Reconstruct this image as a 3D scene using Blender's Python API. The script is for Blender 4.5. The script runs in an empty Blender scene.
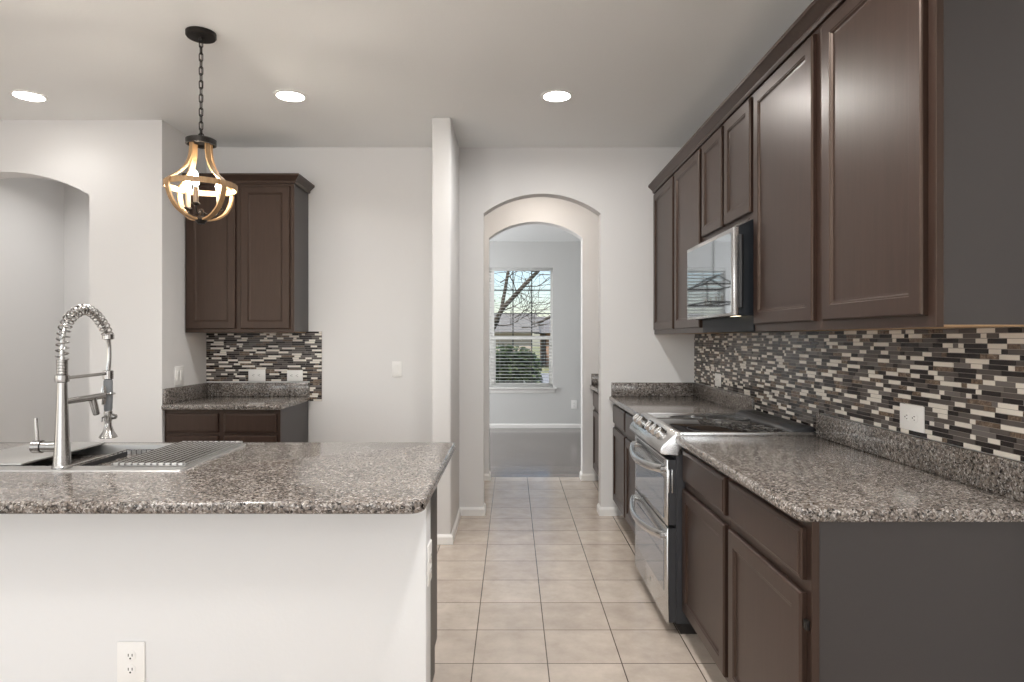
import bpy, bmesh, math, random
from mathutils import Vector, Matrix
random.seed(7)
sc = bpy.context.scene
COL = sc.collection
PI = math.pi

# ------------------------------------------------------------------ camera
H = 1.334            # eye height
F = 647.0            # focal length in pixels of the 1024 wide frame
cam = bpy.data.cameras.new('camera')
cam.sensor_fit = 'HORIZONTAL'; cam.sensor_width = 36.0
cam.lens = F / 1024 * 36.0
cam.shift_y = -3.0 / 1024
cam.clip_start = 0.02; cam.clip_end = 300
cam_o = bpy.data.objects.new('camera', cam); COL.objects.link(cam_o)
cam_o.location = (0, 0, H); cam_o.rotation_euler = (PI / 2, 0, 0)
sc.camera = cam_o

# ------------------------------------------------------------------ exposure, world, sun, added daylight lamps
vs = sc.view_settings
sc.display_settings.display_device = 'sRGB'
vs.view_transform = 'Standard'; vs.look = 'None'; vs.gamma = 1.0; vs.use_curve_mapping = False
vs.exposure = -0.04
try:
    sc.cycles.use_denoising = True
    sc.cycles.max_bounces = 10; sc.cycles.diffuse_bounces = 5; sc.cycles.glossy_bounces = 5
    sc.cycles.transmission_bounces = 8; sc.cycles.transparent_max_bounces = 12
    sc.cycles.sample_clamp_indirect = 6.0
    sc.cycles.caustics_reflective = False; sc.cycles.caustics_refractive = False
except Exception:
    pass

world = bpy.data.worlds.new('world'); sc.world = world
world.use_nodes = True
wn = world.node_tree; wn.nodes.clear()
sky = wn.nodes.new('ShaderNodeTexSky'); sky.sky_type = 'NISHITA'
sky.sun_disc = False; sky.sun_elevation = math.radians(48); sky.sun_rotation = math.radians(250)
sky.air_density = 1.0; sky.dust_density = 1.2; sky.ozone_density = 1.0
bg = wn.nodes.new('ShaderNodeBackground'); bg.inputs['Strength'].default_value = 0.24
wo = wn.nodes.new('ShaderNodeOutputWorld')
wn.links.new(sky.outputs[0], bg.inputs['Color']); wn.links.new(bg.outputs[0], wo.inputs['Surface'])

def light(name, kind, loc, rot, energy, color=(1, 1, 1), **kw):
    l = bpy.data.lights.new(name, kind); l.energy = energy; l.color = color
    for k, v in kw.items(): setattr(l, k, v)
    o = bpy.data.objects.new(name, l); COL.objects.link(o)
    o.location = loc; o.rotation_euler = rot
    return o
light('sun', 'SUN', (0, 0, 20), (math.radians(38), math.radians(-18), 0), 4.6, (1, .95, .88), angle=.01)
DAY = (0.97, 0.985, 1.0)
# lamps added for daylight, in unseen window openings behind and beside the camera
for i, xw in enumerate((-3.6, -1.5, 0.4)):
    light('added_daylight_rear', 'AREA', (xw, -4.72, 1.35), (PI / 2 + .45, 0, 0), 35, DAY, shape='RECTANGLE', size=1.5, size_y=1.9)
for i, yw in enumerate((-2.6, 0.4)):
    light('added_daylight_side', 'AREA', (-5.42, yw, 1.35), (PI / 2 + .45, 0, -PI / 2), 13, DAY, shape='RECTANGLE', size=1.7, size_y=1.7)
# lamp added to brighten the front room; the wall behind it has no window
light('added_front_room_lamp', 'AREA', (-2.88, 8.0, 1.5), (PI / 2 + .2, 0, -PI / 2), 130, DAY, shape='RECTANGLE', size=1.5, size_y=1.6)

# ------------------------------------------------------------------ materials
def mat(name, base=(.8, .8, .8), rough=.5, metal=0.0, **kw):
    m = bpy.data.materials.new(name); m.use_nodes = True
    p = m.node_tree.nodes['Principled BSDF']
    p.inputs['Base Color'].default_value = (*base, 1); p.inputs['Roughness'].default_value = rough
    p.inputs['Metallic'].default_value = metal
    for k, v in kw.items():
        p.inputs[k.replace('_', ' ')].default_value = v
    return m
def N(m, t, **inp):
    n = m.node_tree.nodes.new(t)
    for k, v in inp.items():
        key = k.replace('_', ' ')
        if key in n.inputs: n.inputs[key].default_value = v
        else: setattr(n, k, v)
    return n
def L(m, a, b): m.node_tree.links.new(a, b)
def P(m): return m.node_tree.nodes['Principled BSDF']
def coords(m, scale=(1, 1, 1), loc=(0, 0, 0)):
    tc = N(m, 'ShaderNodeTexCoord'); mp = N(m, 'ShaderNodeMapping')
    mp.inputs['Scale'].default_value = scale; mp.inputs['Location'].default_value = loc
    L(m, tc.outputs['Object'], mp.inputs['Vector']); return mp.outputs[0]
def ramp(m, src, stops, interp='LINEAR'):
    r = N(m, 'ShaderNodeValToRGB'); r.color_ramp.interpolation = interp
    e = r.color_ramp.elements
    while len(e) > 1: e.remove(e[-1])
    e[0].position = stops[0][0]; e[0].color = (*stops[0][1], 1)
    for pos, c in stops[1:]:
        x = e.new(pos); x.color = (*c, 1)
    L(m, src, r.inputs[0]); return r.outputs[0]
def bump(m, src, strength, dist=.002):
    b = N(m, 'ShaderNodeBump'); b.inputs['Strength'].default_value = strength; b.inputs['Distance'].default_value = dist
    L(m, src, b.inputs['Height']); L(m, b.outputs[0], P(m).inputs['Normal'])

def paint(name, c, bs=.25):
    m = mat(name, c, .6)
    n = N(m, 'ShaderNodeTexNoise', Scale=90.0, Detail=3.0); L(m, coords(m), n.inputs['Vector'])
    bump(m, n.outputs[0], bs, .0015); return m
M = {}
M['wall'] = paint('wall_paint', (.765, .757, .752))
M['island_paint'] = paint('island_paint', (.785, .79, .795))
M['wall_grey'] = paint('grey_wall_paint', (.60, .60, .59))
M['ceiling'] = paint('ceiling_paint', (.87, .88, .88), .35)
M['trim'] = mat('white_trim', (.86, .85, .83), .35)
M['white'] = mat('white_plastic', (.88, .87, .85), .3)
M['slot'] = mat('dark_slot', (.04, .04, .04), .5)

def wood(name, c1, c2, rough=.37):
    m = mat(name, c1, rough)
    n = N(m, 'ShaderNodeTexNoise', Scale=14.0, Detail=5.0, Roughness=.6)
    L(m, coords(m, (4, 4, .35)), n.inputs['Vector'])
    L(m, ramp(m, n.outputs[0], [(.3, c1), (.7, c2)]), P(m).inputs['Base Color'])
    bump(m, n.outputs[0], .06, .001); return m
M['espresso'] = wood('espresso_wood', (.023, .0125, .0094), (.035, .0195, .015))
P(M['espresso']).inputs['Coat Weight'].default_value = .10; P(M['espresso']).inputs['Coat Roughness'].default_value = .28
P(M['espresso']).inputs['Specular Tint'].default_value = (1, .80, .66, 1)
M['panel'] = mat('espresso_laminate', (.040, .0345, .0335), .40)
M['toe'] = mat('toe_kick_black', (.016, .012, .01), .6)
M['maple'] = wood('maple_underside', (.48, .30, .16), (.60, .40, .23), .5)

def granite():
    m = mat('granite', (.3, .27, .25), .13)
    v = coords(m, (1, 1, 1))
    ns = N(m, 'ShaderNodeTexNoise', Scale=60.0, Detail=2.0); L(m, v, ns.inputs['Vector'])
    mx = N(m, 'ShaderNodeVectorMath', operation='MULTIPLY_ADD')
    L(m, ns.outputs['Color'], mx.inputs[0]); mx.inputs[1].default_value = (.012,) * 3; L(m, v, mx.inputs[2])
    vo = N(m, 'ShaderNodeTexVoronoi', Scale=225.0); L(m, mx.outputs[0], vo.inputs['Vector'])
    sp = N(m, 'ShaderNodeSeparateColor'); L(m, vo.outputs['Color'], sp.inputs[0])
    c1 = ramp(m, sp.outputs[0], [(0, (.012, .011, .011)), (.20, (.062, .052, .046)), (.36, (.145, .124, .108)), (.54, (.235, .208, .186)),
                                 (.70, (.19, .187, .187)), (.82, (.37, .35, .33)), (.935, (.62, .61, .60))], 'CONSTANT')
    v2 = N(m, 'ShaderNodeTexVoronoi', Scale=125.0); L(m, mx.outputs[0], v2.inputs['Vector'])
    s2 = N(m, 'ShaderNodeSeparateColor'); L(m, v2.outputs['Color'], s2.inputs[0])
    c2 = ramp(m, s2.outputs[1], [(0, (.022, .020, .019)), (.28, (.18, .155, .137)), (.62, (.265, .24, .218)), (.86, (.42, .405, .39))], 'CONSTANT')
    mix = N(m, 'ShaderNodeMix', data_type='RGBA'); mix.inputs[0].default_value = .38
    L(m, c1, mix.inputs[6]); L(m, c2, mix.inputs[7])
    n3 = N(m, 'ShaderNodeTexNoise', Scale=9.0, Detail=3.0); L(m, v, n3.inputs['Vector'])
    tone = ramp(m, n3.outputs[0], [(.3, (.82, .80, .78)), (.7, (1.12, 1.08, 1.05))])
    mu = N(m, 'ShaderNodeMix', data_type='RGBA', blend_type='MULTIPLY'); mu.inputs[0].default_value = 1.0
    L(m, mix.outputs[2], mu.inputs[6]); L(m, tone, mu.inputs[7])
    L(m, mu.outputs[2], P(m).inputs['Base Color'])
    return m
M['granite'] = granite()

def floor_tile():
    m = mat('beige_floor_tile', (.5, .42, .35), .21, IOR=1.7)
    t = .3048
    v = coords(m, (1, 1, 1), (.159 + 10 * t, -2.652 + 30 * t, 0))
    b = N(m, 'ShaderNodeTexBrick', offset=0.0, squash=1.0)
    b.inputs['Scale'].default_value = 1.0; b.inputs['Mortar Size'].default_value = .0024; b.inputs['Mortar Smooth'].default_value = .1
    b.inputs['Brick Width'].default_value = t; b.inputs['Row Height'].default_value = t; b.inputs['Bias'].default_value = 0.0
    b.inputs['Color1'].default_value = (.55, .475, .41, 1); b.inputs['Color2'].default_value = (.61, .535, .465, 1)
    b.inputs['Mortar'].default_value = (.10, .078, .062, 1)
    L(m, v, b.inputs['Vector'])
    n = N(m, 'ShaderNodeTexNoise', Scale=7.0, Detail=6.0, Roughness=.65); L(m, v, n.inputs['Vector'])
    tone = ramp(m, n.outputs[0], [(.3, (.80, .78, .76)), (.7, (1.08, 1.07, 1.06))])
    mu = N(m, 'ShaderNodeMix', data_type='RGBA', blend_type='MULTIPLY'); mu.inputs[0].default_value = 1.0
    L(m, b.outputs[0], mu.inputs[6]); L(m, tone, mu.inputs[7]); L(m, mu.outputs[2], P(m).inputs['Base Color'])
    inv = N(m, 'ShaderNodeMath', operation='SUBTRACT'); inv.inputs[0].default_value = 1.0; L(m, b.outputs['Fac'], inv.inputs[1])
    bump(m, inv.outputs[0], .5, .002)
    return m
M['floor'] = floor_tile()
def dark_floor():
    m = mat('dark_wood_floor', (.1, .08, .07), .15)
    v = coords(m)
    b = N(m, 'ShaderNodeTexBrick', offset=.37)
    b.inputs['Scale'].default_value = 1.0; b.inputs['Mortar Size'].default_value = .001
    b.inputs['Brick Width'].default_value = 1.2; b.inputs['Row Height'].default_value = .127
    b.inputs['Color1'].default_value = (.15, .125, .115, 1); b.inputs['Color2'].default_value = (.19, .165, .15, 1)
    b.inputs['Mortar'].default_value = (.03, .024, .02, 1)
    L(m, v, b.inputs['Vector'])
    n = N(m, 'ShaderNodeTexNoise', Scale=5.0, Detail=5.0); L(m, coords(m, (1, 14, 1)), n.inputs['Vector'])
    tone = ramp(m, n.outputs[0], [(.3, (.8, .8, .8)), (.7, (1.15, 1.15, 1.15))])
    mu = N(m, 'ShaderNodeMix', data_type='RGBA', blend_type='MULTIPLY'); mu.inputs[0].default_value = 1.0
    L(m, b.outputs[0], mu.inputs[6]); L(m, tone, mu.inputs[7]); L(m, mu.outputs[2], P(m).inputs['Base Color'])
    return m
M['dark_floor'] = dark_floor()

def steel(name, c=(.62, .61, .60), rough=.26, stretch=(1, 1, 60)):
    m = mat(name, c, rough, 1.0)
    n = N(m, 'ShaderNodeTexNoise', Scale=30.0, Detail=3.0); L(m, coords(m, stretch), n.inputs['Vector'])
    r = N(m, 'ShaderNodeMapRange'); r.inputs['To Min'].default_value = rough - .05; r.inputs['To Max'].default_value = rough + .07
    L(m, n.outputs[0], r.inputs[0]); L(m, r.outputs[0], P(m).inputs['Roughness']); return m
M['steel'] = steel('stainless_steel', (.66, .66, .655), .24)
M['nickel'] = steel('brushed_nickel', (.44, .43, .42), .2, (40, 40, 1))
M['sink_steel'] = steel('satin_sink_steel', (.52, .515, .505), .42, (1, 60, 1))
M['wire'] = mat('polished_wire', (.50, .495, .485), .22, 1.0)
M['black_glass'] = mat('black_ceran_glass', (.012, .012, .013), .06)
M['oven_glass'] = mat('oven_mirror_glass', (.42, .43, .44), .05, .85)
M['mw_glass'] = mat('microwave_mirror_glass', (.36, .375, .39), .035, .9)
M['black'] = mat('black_enamel', (.008, .010, .013), .45, Specular_IOR_Level=.2)
M['black_plastic'] = mat('black_plastic', (.02, .02, .022), .4)
M['grip'] = mat('grey_rubber_grip', (.22, .23, .245), .5)
M['bronze'] = mat('dark_bronze_metal', (.022, .019, .017), .42, .6)
M['dark_side'] = mat('oven_door_edge', (.035, .035, .038), .4)
M['lens'] = mat('lamp_lens', (1, 1, 1), .5)
P(M['lens']).inputs['Emission Color'].default_value = (1, .95, .88, 1); P(M['lens']).inputs['Emission Strength'].default_value = 26
M['bulb'] = mat('lit_bulb', (1, .95, .85), .4)
P(M['bulb']).inputs['Emission Color'].default_value = (1, .90, .76, 1); P(M['bulb']).inputs['Emission Strength'].default_value = 240
M['hall_lens'] = mat('hall_lamp_lens', (1, .95, .85), .4)
P(M['hall_lens']).inputs['Emission Color'].default_value = (1, .80, .60, 1); P(M['hall_lens']).inputs['Emission Strength'].default_value = 22
M['globe'] = mat('added_opal_globe', (1, .95, .85), .3)
P(M['globe']).inputs['Emission Color'].default_value = (1, .93, .82, 1); P(M['globe']).inputs['Emission Strength'].default_value = 6
M['hood_lamp'] = mat('cooktop_lamp_lens', (1, .9, .7), .4)
P(M['hood_lamp']).inputs['Emission Color'].default_value = (1, .85, .6, 1); P(M['hood_lamp']).inputs['Emission Strength'].default_value = 3
M['strap'] = wood('weathered_wood_strap', (.27, .155, .07), (.42, .27, .135), .5)
M['candle'] = mat('candle_sleeve', (.30, .24, .18), .4)
M['display'] = mat('range_display', (.015, .016, .02), .1)
gl = mat('window_glass', (1, 1, 1), 0.0, 0.0, Transmission_Weight=1.0, IOR=1.01)
M['glass'] = gl

TILE = []
TILE.append(mat('cream_stone_tile', (.76, .715, .645), .35))
TILE.append(mat('taupe_glass_tile', (.092, .078, .071), .24, Specular_IOR_Level=.35))
TILE.append(mat('espresso_glass_tile', (.017, .012, .0115), .22, Specular_IOR_Level=.3))
mm = mat('brown_marble_tile', (.15, .1, .07), .25)
n_ = N(mm, 'ShaderNodeTexNoise', Scale=55.0, Detail=5.0, Distortion=1.5); L(mm, coords(mm), n_.inputs['Vector'])
L(mm, ramp(mm, n_.outputs[0], [(.3, (.045, .028, .02)), (.55, (.16, .11, .075)), (.75, (.34, .27, .20))]), P(mm).inputs['Base Color'])
TILE.append(mm)
TILE.append(mat('grey_glass_tile', (.15, .134, .125), .26, Specular_IOR_Level=.35))
GROUT = mat('tile_grout', (.30, .265, .235), .8)

# ------------------------------------------------------------------ object helpers
def tag(o, label=None, cat=None, group=None, kind=None):
    if label: o['label'] = label
    if cat: o['category'] = cat
    if group: o['group'] = group
    if kind: o['kind'] = kind
    return o
def thing(name, loc, label=None, cat=None, group=None, kind=None, rotz=0.0, local=False, rot=None):
    o = bpy.data.objects.new(name, None); COL.objects.link(o); o.empty_display_size = .1
    o.location = loc; o.rotation_euler = rot if rot else (0, 0, rotz)
    o['local_build'] = bool(local)
    return tag(o, label, cat, group, kind)

class MB:
    def __init__(s): s.bm = bmesh.new(); s.smooth = False
    def box(s, x0, x1, y0, y1, z0, z1, bev=0, seg=2):
        x0, x1 = min(x0, x1), max(x0, x1); y0, y1 = min(y0, y1), max(y0, y1); z0, z1 = min(z0, z1), max(z0, z1)
        v = [s.bm.verts.new(p) for p in ((x0, y0, z0), (x1, y0, z0), (x1, y1, z0), (x0, y1, z0), (x0, y0, z1), (x1, y0, z1), (x1, y1, z1), (x0, y1, z1))]
        fs = [s.bm.faces.new([v[i] for i in f]) for f in ((0, 3, 2, 1), (4, 5, 6, 7), (0, 1, 5, 4), (1, 2, 6, 5), (2, 3, 7, 6), (3, 0, 4, 7))]
        if bev:
            es = list({e for f in fs for e in f.edges})
            bmesh.ops.bevel(s.bm, geom=es, offset=bev, segments=seg, affect='EDGES', profile=.5)
            s.smooth = True
        return s
    def prism(s, pts, axis, a, b, bev=0):
        """closed polygon of 2-D points swept along an axis; pts are (y,z) for x, (x,z) for y, (x,y) for z"""
        def p3(p, t):
            return (t, p[0], p[1]) if axis == 'x' else (p[0], t, p[1]) if axis == 'y' else (p[0], p[1], t)
        A = [s.bm.verts.new(p3(p, a)) for p in pts]; B = [s.bm.verts.new(p3(p, b)) for p in pts]
        n = len(pts); fs = [s.bm.faces.new(A[::-1]), s.bm.faces.new(B)]
        for i in range(n): fs.append(s.bm.faces.new((A[i], A[(i + 1) % n], B[(i + 1) % n], B[i])))
        if bev:
            es = list({e for f in fs[:2] for e in f.edges})
            bmesh.ops.bevel(s.bm, geom=es, offset=bev, segments=2, affect='EDGES', profile=.5); s.smooth = True
        return s
    def tube(s, pts, r, seg=12, closed=False, cap=True, squash=None):
        pts = [Vector(p) for p in pts]; n = len(pts)
        rs = r if isinstance(r, (list, tuple)) else [r] * n
        rings = []; up = None
        for i, p in enumerate(pts):
            if closed: d = pts[(i + 1) % n] - pts[i - 1]
            else: d = pts[min(i + 1, n - 1)] - pts[max(i - 1, 0)]
            d.normalize()
            if up is None:
                up = Vector((0, 0, 1)) if abs(d.z) < .9 else Vector((1, 0, 0))
            u = d.cross(up)
            if u.length < 1e-6: u = d.orthogonal()
            u.normalize(); w = u.cross(d); w.normalize(); up = w
            ring = []
            for k in range(seg):
                a = 2 * PI * k / seg; ca, sa = math.cos(a), math.sin(a)
                if squash: ca *= squash[0]; sa *= squash[1]
                ring.append(s.bm.verts.new(p + (u * ca + w * sa) * rs[i]))
            rings.append(ring)
        m = n if closed else n - 1
        for i in range(m):
            A, B = rings[i], rings[(i + 1) % n]
            for k in range(seg): s.bm.faces.new((A[k], A[(k + 1) % seg], B[(k + 1) % seg], B[k]))
        if cap and not closed:
            s.bm.faces.new(rings[0][::-1]); s.bm.faces.new(rings[-1])
        s.smooth = True; return s
    def lathe(s, prof, center=(0, 0, 0), seg=32, axis='z', caps=True):
        """profile of (radius, height)"""
        c = Vector(center); rings = []
        for r, h in prof:
            ring = []
            for k in range(seg):
                a = 2 * PI * k / seg; x, y = r * math.cos(a), r * math.sin(a)
                q = Vector((x, y, h)) if axis == 'z' else Vector((h, x, y)) if axis == 'x' else Vector((x, h, y))
                ring.append(s.bm.verts.new(c + q))
            rings.append(ring)
        for A, B in zip(rings, rings[1:]):
            for k in range(seg): s.bm.faces.new((A[k], A[(k + 1) % seg], B[(k + 1) % seg], B[k]))
        if caps and prof[0][0] > 1e-5: s.bm.faces.new(rings[0][::-1])
        if caps and prof[-1][0] > 1e-5: s.bm.faces.new(rings[-1])
        s.smooth = True; return s
    def rings(s, loops, cap0=True, cap1=True):
        """loft between vertex loops of equal length"""
        R = [[s.bm.verts.new(p) for p in l] for l in loops]
        n = len(R[0])
        for A, B in zip(R, R[1:]):
            for k in range(n): s.bm.faces.new((A[k], A[(k + 1) % n], B[(k + 1) % n], B[k]))
        if cap0: s.bm.faces.new(R[0][::-1])
        if cap1: s.bm.faces.new(R[-1])
        return R
    def build(s, name, m, root=None, weld=False, ang=32):
        bm = s.bm
        if weld: bmesh.ops.remove_doubles(bm, verts=bm.verts, dist=1e-5)
        bmesh.ops.recalc_face_normals(bm, faces=bm.faces)
        me = bpy.data.meshes.new(name); bm.to_mesh(me); bm.free()
        for mt in (m if isinstance(m, list) else [m]): me.materials.append(mt)
        if s.smooth:
            me.polygons.foreach_set('use_smooth', [True] * len(me.polygons))
            me.set_sharp_from_angle(angle=math.radians(ang))
        o = bpy.data.objects.new(name, me); COL.objects.link(o)
        if root is not None:
            o.parent = root
            r = root; local = False; off = Vector((0, 0, 0))
            while r is not None:
                if r.get('local_build'): local = True
                off += Vector(r.location); r = r.parent
            if not local and root.type == 'EMPTY': o.location = -Vector(root.location)
        return o
def struct(name, mb, m, **kw):
    o = mb.build(name, m, **kw); o['kind'] = 'structure'; return o

def arch_poly(xa, xb, z_top, ax0, ax1, z_spring, z_peak, z0=0.0, seg=28):
    """wall outline (x,z) with an arched opening down to the floor"""
    hw = (ax1 - ax0) / 2; cx = (ax0 + ax1) / 2; rise = z_peak - z_spring
    R = (hw * hw + rise * rise) / (2 * rise); zc = z_peak - R
    a0 = math.asin(hw / R)
    arc = [(cx + R * math.sin(t), zc + R * math.cos(t)) for t in [a0 - 2 * a0 * i / seg for i in range(seg + 1)]]
    left = [(xa, z0), (ax0, z0)]
    pts = [(xa, z0), (ax0, z0)] + arc[::-1] + [(ax1, z0), (xb, z0), (xb, z_top), (xa, z_top)]
    return pts
def bullnose_slab(pts, z0, z1, hole=None, r=.012):
    """stone slab of any outline with eased edges, optionally with a rectangular hole"""
    mb = MB(); n = len(pts); P2 = [Vector((p[0], p[1])) for p in pts]
    area = sum(P2[i].x * P2[(i + 1) % n].y - P2[(i + 1) % n].x * P2[i].y for i in range(n))
    if area < 0: P2.reverse()
    def inset(d):
        out = []
        for i in range(n):
            a, b, c = P2[i - 1], P2[i], P2[(i + 1) % n]
            e1 = (b - a).normalized(); e2 = (c - b).normalized()
            n1 = Vector((-e1.y, e1.x)); n2 = Vector((-e2.y, e2.x))
            k = (n1 + n2); k = k / max(.3, (1 + n1.dot(n2)))
            out.append(b + k * d)
        return out
    prof = []
    for i in range(5):
        a = PI / 2 * i / 4; prof.append((r * (1 - math.sin(a)), z0 + r * (1 - math.cos(a))))
    for i in range(5):
        a = PI / 2 * i / 4; prof.append((r * (1 - math.cos(a)), z1 - r * (1 - math.sin(a))))
    loops = [[(p.x, p.y, z) for p in inset(d)] for d, z in prof]
    R = mb.rings(loops, True, hole is None)
    if hole:
        x0, x1, y0, y1 = hole
        top = [mb.bm.verts.new((x, y, z1)) for x, y in ((x0, y0), (x1, y0), (x1, y1), (x0, y1))]
        bot = [mb.bm.verts.new((x, y, z0)) for x, y in ((x0, y0), (x1, y0), (x1, y1), (x0, y1))]
        es = [mb.bm.edges.new((top[i], top[(i + 1) % 4])) for i in range(4)]
        for i in range(n):
            es.append(mb.bm.edges.get((R[-1][i], R[-1][(i + 1) % n])))
        bmesh.ops.triangle_fill(mb.bm, edges=es, use_beauty=True)
        for i in range(4): mb.bm.faces.new((top[i], top[(i + 1) % 4], bot[(i + 1) % 4], bot[i]))
    mb.smooth = True
    return mb
def round_corner(px, py, r, a0, a1, seg=6):
    return [(px + r * math.cos(a0 + (a1 - a0) * i / seg), py + r * math.sin(a0 + (a1 - a0) * i / seg)) for i in range(seg + 1)]

# a rectangular cabinet front lofted from rings; W maps (u, v, depth) to the room
DOOR_PROF = [(0, 0), (0, .013), (.002, .0165), (.006, .019), (.050, .019), (.053, .0165), (.056, .0165), (.061, .0105), (.068, .0095)]
DRAWER_PROF = [(0, 0), (0, .012), (.003, .0155), (.010, .0165), (.013, .019)]
def front(mb, W, u0, u1, v0, v1, prof):
    loops = []
    for d, w in prof:
        loops.append([W(u0 + d, v0 + d, w), W(u1 - d, v0 + d, w), W(u1 - d, v1 - d, w), W(u0 + d, v1 - d, w)])
    mb.rings(loops); return mb
def face_minus_x(x): return lambda u, v, w: (x - w, u, v)
def face_minus_y(y): return lambda u, v, w: (u, y - w, v)
def face_plus_y(y): return lambda u, v, w: (u, y + w, v)

def crown_sweep(path, prof):
    """profile (out, z) swept along a plan polyline; out is to the right of travel"""
    mb = MB(); n = len(path); pts = [Vector(p) for p in path]; loops = []
    for i in range(n):
        ds = []
        if i > 0: ds.append((pts[i] - pts[i - 1]).normalized())
        if i < n - 1: ds.append((pts[i + 1] - pts[i]).normalized())
        ns = [Vector((d.y, -d.x)) for d in ds]
        k = ns[0] if len(ns) == 1 else (ns[0] + ns[1]) / (1 + ns[0].dot(ns[1]))
        loops.append([(pts[i].x + k.x * o, pts[i].y + k.y * o, z) for o, z in prof])
    mb.rings(loops); return mb

# ------------------------------------------------------------------ key dimensions
CEIL = 2.766
YB = 4.864            # back wall of the kitchen
XR = 1.377            # long wall with the range
XF = .773             # face of the base cabinets
XU = 1.07             # face of the wall cabinets
ZC = .897             # counter top
ZU = 1.362            # underside of the wall cabinets
A0, A1, ASP, APK = -.2136, .667, 2.271, 2.419   # arches
YP = 6.06             # far arch wall
YW = 9.59             # front room window wall

# ------------------------------------------------------------------ room shell
struct('floor', MB().box(-5.6, 1.5, -4.9, 6.2, -.1, 0), M['floor'])
struct('floor_far', MB().box(-3.1, 2.4, 6.2, YW + .14, -.1, -.001), M['dark_floor'])
struct('ceiling', MB().box(-5.6, 2.4, -4.9, YW + .14, CEIL, CEIL + .1), M['ceiling'])
struct('wall_right', MB().box(XR, XR + .12, -4.9, 6.2, 0, CEIL), M['wall'])
struct('wall_back', MB().prism(arch_poly(-2.42, XR, CEIL, A0, A1, ASP, APK), 'y', YB, YB + .12), M['wall'])
struct('wall_stub', MB().box(-.52, -.395, 4.19, YB, 0, CEIL, .012, 3), M['wall'])
struct('wall_left', MB().prism(arch_poly(-5.5, -2.297, CEIL, -3.885, -2.774, 2.273, 2.424), 'y', 4.247, 4.397), M['wall'])
struct('wall_return', MB().box(-2.42, -2.297, 4.397, YB + .12, 0, CEIL), M['wall'])
struct('wall_hall_left', MB().box(-4.05, -3.89, 4.397, 5.74, 0, CEIL), M['wall'])
struct('wall_hall_back', MB().box(-3.89, -2.42, 5.62, 5.74, 0, CEIL), M['wall'])
struct('wall_hall_right', MB().box(-2.54, -2.42, 4.984, 5.62, 0, CEIL), M['wall'])
struct('wall_pantry_left', MB().box(-.5, -.40, YB + .12, YP, 0, CEIL), M['wall'])
struct('wall_far_arch', MB().prism(arch_poly(-3.1, XR, CEIL, -.216, .660, 2.272, 2.424), 'y', YP, YP + .14), M['wall'])
# front room
WX0, WX1, WZ0, WZ1 = -1.215, .605, .605, 2.375
mb = MB()
mb.box(-3.1, WX0, YW, YW + .14, 0, CEIL); mb.box(WX1, 2.4, YW, YW + .14, 0, CEIL)
mb.box(WX0, WX1, YW, YW + .14, 0, WZ0); mb.box(WX0, WX1, YW, YW + .14, WZ1, CEIL)
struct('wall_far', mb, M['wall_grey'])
struct('wall_far_left', MB().box(-3.1, -2.98, 6.2, YW, 0, CEIL), M['wall_grey'])
struct('wall_far_right', MB().box(2.28, 2.4, 6.2, YW, 0, CEIL), M['wall_grey'])
struct('wall_far_near', MB().box(XR + .12, 2.28, YP, YP + .14, 0, CEIL), M['wall_grey'])
# living area behind the camera, with unseen window openings added for light
mb = MB(); xs = [-5.5]
for c in (-3.6, -1.5, .4): xs += [c - .75, c + .75]
xs.append(XR)
for i in range(0, len(xs), 2): mb.box(xs[i], xs[i + 1], -4.9, -4.78, 0, CEIL)
for i in range(1, len(xs) - 1, 2):
    mb.box(xs[i], xs[i + 1], -4.9, -4.78, 0, .5); mb.box(xs[i], xs[i + 1], -4.9, -4.78, 2.4, CEIL)
struct('wall_rear', mb, M['wall'])
mb = MB(); ys = [-4.78, -3.45, -1.75, -.45, 1.25, 4.247]
for i in range(0, 6, 2): mb.box(-5.6, -5.48, ys[i], ys[i + 1], 0, CEIL)
for i in (1, 3):
    mb.box(-5.6, -5.48, ys[i], ys[i + 1], 0, .6); mb.box(-5.6, -5.48, ys[i], ys[i + 1], 2.3, CEIL)
struct('wall_side', mb, M['wall'])

# baseboards
BBP = [(0, 0), (.013, 0), (.013, .046), (.010, .053), (.006, .059), (.004, .063), (0, .063)]
def baseboard(name, path): return struct(name, crown_sweep(path, BBP), M['trim'])
baseboard('baseboard_back', [(-1.53, YB), (-.52, YB), (-.52, 4.19), (-.395, 4.19), (-.395, YB), (A0, YB), (A0, YB + .12), (-.40, YB + .12)])
baseboard('baseboard_right', [(A1, YB + .12), (A1, YB), (.79, YB)])
baseboard('baseboard_left', [(-5.48, 4.247), (-3.885, 4.247), (-3.885, 4.397)])
baseboard('baseboard_corner', [(-2.774, 4.397), (-2.774, 4.247), (-2.30, 4.247)])
baseboard('baseboard_pantry', [(-.40, YB + .12), (-.40, YP), (-.216, YP), (-.216, YP + .14)])
baseboard('baseboard_arch', [(.660, YP + .14), (.660, YP), (.79, YP)])
baseboard('baseboard_far', [(-2.98, YW), (2.28, YW)])
baseboard('baseboard_hall', [(-3.89, 4.40), (-3.89, 5.62), (-2.54, 5.62)])

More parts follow.
